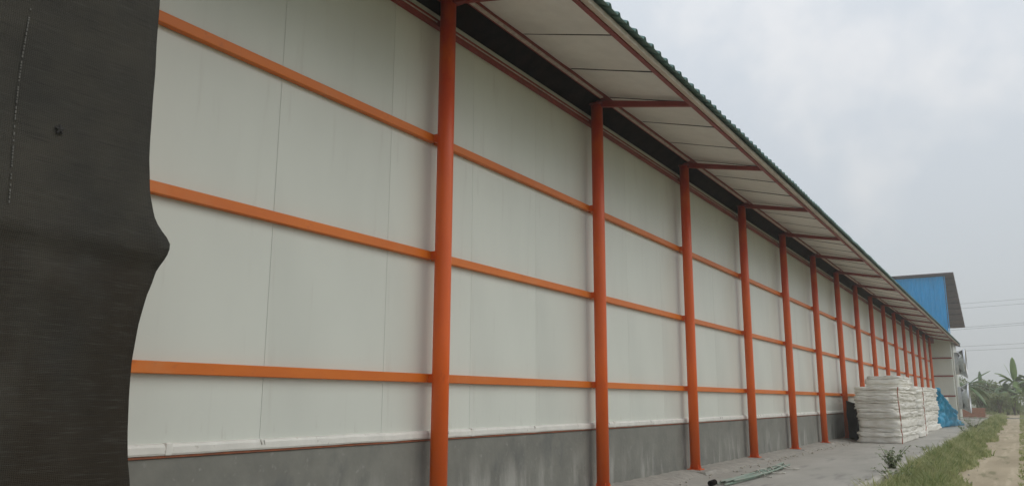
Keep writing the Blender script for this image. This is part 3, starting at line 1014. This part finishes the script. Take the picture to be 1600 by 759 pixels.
def weed(loc, h, label, seed, nst=6, spread=0.35, leaf=0.05, group='leafy weeds along the apron edge'):
    rg = random.Random(seed)
    t = empty('leafy_weed', loc, label, 'weed', group)
    s, l = MB(), MB()
    for k in range(nst):
        a = rg.uniform(0, 6.28)
        hh = h * rg.uniform(0.6, 1.0)
        sp = spread * rg.uniform(0.3, 1)
        pts = [(math.cos(a) * sp * f ** 1.4, math.sin(a) * sp * f ** 1.4, hh * f) for f in (0, .25, .5, .75, 1)]
        s.tube(pts, [0.006, 0.005, 0.005, 0.004, 0.002], 5)
        for q in range(20):
            f = rg.uniform(0.15, 1.02)
            i = min(3, int(f * 4))
            p = Vector(pts[i]).lerp(Vector(pts[i + 1]), min(1, f * 4 - i))
            d = Vector((rg.uniform(-1, 1), rg.uniform(-1, 1), rg.uniform(-.4, .5))).normalized()
            sd = d.cross(Vector((0, 0, 1))).normalized() * leaf * 0.38
            ln = leaf * rg.uniform(0.7, 1.5)
            n0 = len(l.v)
            l.v += [tuple(p), tuple(p + d * ln * .5 + sd), tuple(p + d * ln + Vector((0, 0, -0.012))), tuple(p + d * ln * .5 - sd)]
            l.f.append((n0, n0 + 1, n0 + 2, n0 + 3))
    s.build('stem', M['stem'], t)
    o = l.build('foliage', M['weed'], t)
    return t
weed((3.06, 17.6, 0.0), 0.52, 'tallest leafy weed at the kerb, nearest the bottom of the picture', 3, 15, 0.36, 0.075)
weed((3.30, 15.9, GZ), 0.45, 'bushy low weed in the grass just before the tall leafy one', 4, 9, 0.36, 0.06)
weed((2.95, 25.5, 0.0), 0.16, 'small low weed on the apron edge beside the nearest sack stack', 5, 6, 0.35, 0.05)
weed((3.35, 44.0, GZ), 0.85, 'large weed in the verge grass beyond the blue tarpaulin', 6, 16, 0.7, 0.10)
weed((3.55, 36.5, GZ), 0.55, 'medium weed in the verge grass beside the white sack stacks', 8, 12, 0.5, 0.09)

# ------------------------------------------------------------------ banana plants, bushes
def banana(loc, h, label, seed, leaves, lm='banana', group='banana plants beyond the yard'):
    """leaves: list of (azimuth deg from +X towards +Y, length, rise 0..1, droop)"""
    rg = random.Random(seed)
    t = empty('banana_plant', loc, label, 'banana plant', group)
    MB().tube([(0, 0, -0.1), (0.03, 0, h * 0.35), (0.05, 0.02, h * 0.7), (0.05, 0.02, h)], [0.17, 0.14, 0.11, 0.06], 10).build('trunk', M['bstem'], t, smooth=True)
    for (az, ln, rise, droop) in leaves:
        a = math.radians(az)
        b = MB()
        n = 14
        mids, ws = [], []
        for k in range(n + 1):
            f = k / n
            hor = ln * (f * math.cos(rise) )
            ver = ln * (math.sin(rise) * f - droop * f * f)
            mids.append(Vector((math.cos(a) * hor, math.sin(a) * hor, h - 0.05 + ver)))
            ws.append(0.0 if f < 0.12 else 0.26 * (ln / 2.5) * math.sin(math.pi * min(1, (f - 0.10) / 0.90)) ** 0.55 + 0.01)
        sd = Vector((-math.sin(a), math.cos(a), 0))
        for k in range(n + 1):
            fold = 0.35
            tear = 1 - 0.35 * max(0, nz3(seed, k * 1.7, az))
            b.v += [tuple(mids[k] + sd * ws[k] * tear - Vector((0, 0, ws[k] * fold))), tuple(mids[k]), tuple(mids[k] - sd * ws[k] * tear - Vector((0, 0, ws[k] * fold)))]
        for k in range(n):
            q = 3 * k
            b.f += [(q, q + 1, q + 4, q + 3), (q + 1, q + 2, q + 5, q + 4)]
        o = b.build('leaf', M[lm], t, smooth=True)
        md = o.modifiers.new('thick', 'SOLIDIFY')
        md.thickness = 0.012
    return t
banana((1.1, 86.0, GZ), 2.9, 'dark drooping banana plant next to the exhaust fans', 1,
       [(5, 3.0, 0.75, 0.20), (-8, 3.1, 0.7, 0.62), (50, 2.9, 0.3, 0.7), (20, 2.4, 0.45, 0.55), (0, 2.3, 0.25, 0.75), (-40, 2.2, 0.2, 1.0), (30, 2.0, -0.1, 0.8), (200, 2.2, 0.6, 0.5), (120, 2.1, 0.7, 0.5)])
def leafset(seed, n, ln):
    rg = random.Random(seed)
    return [(rg.uniform(0, 360), ln * rg.uniform(0.75, 1.15), rg.uniform(0.35, 1.25), rg.uniform(0.35, 0.95)) for _ in range(n)]
banana((5.0, 113.0, GZ), 3.6, 'tall pale banana plant with upright young leaf at right edge', 2, leafset(2, 12, 3.1) + [(90, 3.4, 1.45, 0.05), (180, 2.8, 1.25, 0.1)], 'banana_y')
banana((4.0, 110.0, GZ), 2.6, 'shorter dark banana plant left of the pale one', 3, leafset(5, 14, 2.9))
banana((6.6, 112.0, GZ), 3.4, 'banana plant right of the pale one, cut by the picture edge', 4, leafset(8, 14, 3.1))
banana((10.5, 114.0, GZ), 3.2, 'outlying banana plant in the field right of the others', 6, leafset(10, 10, 2.8))
banana((3.0, 114.5, GZ), 2.4, 'low spreading banana plant between the dusty bushes and the dark one', 9, leafset(21, 12, 2.5))
banana((5.7, 108.5, GZ), 2.2, 'nearest low banana plant at the right picture edge', 10, leafset(25, 12, 2.6), 'banana_y')
banana((1.2, 121.0, GZ), 3.3, 'small distant banana plant rising above the bushes', 5, leafset(12, 6, 1.8) + [(90, 2.2, 1.5, 0.02)])

def bush(loc, rx, rz, label, seed, m='bush', n=1500, lf=0.22):
    rg = np.random.default_rng(seed)
    t = empty('bush', loc, label, 'bush', 'bushes beyond the yard')
    b = MB()
    for k in range(6):
        a = rg.uniform(0, 6.28)
        sp = rx * rg.uniform(0.2, 0.6)
        b.tube([(0, 0, -0.1), (math.cos(a) * sp * .3, math.sin(a) * sp * .3, rz * .4), (math.cos(a) * sp, math.sin(a) * sp, rz * .85)], [0.06, 0.045, 0.015], 6)
    b.build('trunk', M['bark'], t)
    cs = np.stack([rg.normal(0, rx * 0.45, 16), rg.normal(0, rx * 0.35, 16), rz * (0.25 + 0.6 * rg.uniform(0, 1, 16))], 1)
    ci = rg.integers(0, 16, n)
    d = rg.normal(0, 1, (n, 3))
    d /= np.linalg.norm(d, axis=1)[:, None]
    p = cs[ci] + d * (rx * 0.34 * rg.uniform(0.35, 1.0, n) ** 0.5)[:, None] * np.array([1, 1, 0.75])
    p[:, 2] = np.clip(p[:, 2], 0.05, None)
    a1 = rg.normal(0, 1, (n, 3))
    a1 /= np.linalg.norm(a1, axis=1)[:, None]
    a2 = np.cross(a1, rg.normal(0, 1, (n, 3)))
    a2 /= np.linalg.norm(a2, axis=1)[:, None]
    s = lf * rg.uniform(0.5, 1.2, n)[:, None]
    V = np.stack([p, p + a1 * s * .5 + a2 * s * .25, p + a1 * s, p + a1 * s * .5 - a2 * s * .25], 1).reshape(-1, 3)
    F = np.arange(n * 4).reshape(-1, 4)
    put('foliage', fast_mesh('foliage', V, F, M[m]), t)
    return t
bushes = [(-6.0, 118, 2.6, 4.2, 0, 'outermost bush left behind the shed end'), (-2.2, 121, 2.4, 4.4, 0, 'tall dull bush directly behind the exhaust fans'),
          (0.6, 119, 1.7, 3.4, 0, 'grey green bush behind the drooping banana leaves'), (2.2, 120, 1.6, 3.6, 0, 'rounded dusty bush in the middle below the small banana'),
          (3.4, 118, 1.5, 3.3, 0, 'dusty bush left of the shorter dark banana plant'), (2.7, 115.5, 1.1, 1.2, 1, 'low yellow green shrub at the foot of the bushes'),
          (4.6, 116, 1.2, 1.6, 1, 'low bright shrub under the banana plants'), (8.4, 118, 2.2, 3.8, 0, 'bush behind the banana plants beyond the picture edge'),
          (13.0, 119, 2.6, 4.0, 0, 'bush at the far right of the field')]
bushes += [(1.6, 108, 1.3, 2.3, 0, 'low hazy bush beside the drooping banana plant'), (3.3, 106, 1.2, 2.0, 0, 'low bush in front of the spreading banana plant'),
           (4.7, 107, 1.1, 1.7, 1, 'pale green shrub in front of the tall pale banana plant'), (7.6, 108, 1.6, 2.4, 0, 'bush right of the nearest low banana plant')]
for k, (x, y, rx, rz, kk, lb) in enumerate(bushes):
    bush((x, y, GZ), rx * 1.15, rz * 1.25, lb, 100 + k, 'bush2' if kk else 'bush', 1700 if not kk else 900, 0.30 if not kk else 0.2)

# ------------------------------------------------------------------ low brick wall, power lines
bw_ = empty('brick_wall', (1.6, 84, GZ), 'low orange brick wall below the drooping banana leaves', 'wall')
bm_ = MB().box(-0.11, 0.11, -0.05, 0.05, -0.033, 0.033).mesh('brick', M['brick'], bevel=0.004)
MB().box(-0.88, 0.96, -0.035, 0.035, -0.1, 0.96).build('mortar_core', M['mortar'], bw_)
for r in range(12):
    for k in range(8):
        put('brick', bm_, bw_, (-0.80 + 0.232 * k + (0.116 if r % 2 else 0), 0, 0.04 + 0.078 * r))
tag(MB().box(-4, 6, 83.6, 83.85, GZ - .1, GZ + .12).build('yard_kerb', M['mortar'], bevel=0.02), kind='structure')

wires = [(14.05, 0.030), (13.45, 0.030), (11.0, 0.045), (10.75, 0.045), (8.48, 0.030), (7.92, 0.030)]
names = ['topmost', 'second', 'third', 'fourth', 'fifth', 'lowest']
for k, (z, s) in enumerate(wires):
    b = MB()
    pts = [(x, 120.0, z + s * (x - 3) + 0.0006 * (x - 3) ** 2) for x in range(-40, 47, 3)]
    o = b.tube(pts, 0.014, 5).build('power_line', M['wire'], smooth=True)
    tag(o, names[k] + ' of the six thin power lines crossing the sky', 'power line', 'power lines')
for x, lb in ((-40.5, 'left concrete utility pole of the power line'), (46.0, 'right concrete utility pole of the power line')):
    t = empty('utility_pole', (x, 120.3, GZ), lb, 'utility pole', 'utility poles')
    zz = lambda z, s: z + s * (x - 3) + 0.0006 * (x - 3) ** 2 + 0.15
    MB().tube([(0, 0, 0), (0, 0, 17.6)], [0.2, 0.12], 12).build('shaft', M['pole'], t, smooth=True)
    for (z, s) in wires[::2]:
        MB().box(-0.08, 0.08, -0.45, 0.45, zz(z, s) - 0.12, zz(z, s) - 0.03).build('crossarm', M['pole'], t)

# ------------------------------------------------------------------ haze
hz = MB().box(-690, 690, -100, 900, -1.3, 19.0)
me = hz.mesh('haze', M['dark'])
me.materials.clear()
hm = bpy.data.materials.new('haze_air')
hm.use_nodes = True
hn = hm.node_tree
hn.nodes.clear()
ho = hn.nodes.new('ShaderNodeOutputMaterial')
pv = hn.nodes.new('ShaderNodeVolumePrincipled')
pv.inputs['Color'].default_value = (0.97, 0.975, 0.97, 1)
pv.inputs['Density'].default_value = 0.0015
pv.inputs['Anisotropy'].default_value = 0.25
hn.links.new(pv.outputs[0], ho.inputs['Volume'])
me.materials.append(hm)
hz = put('haze', me)
tag(hz, kind='stuff')
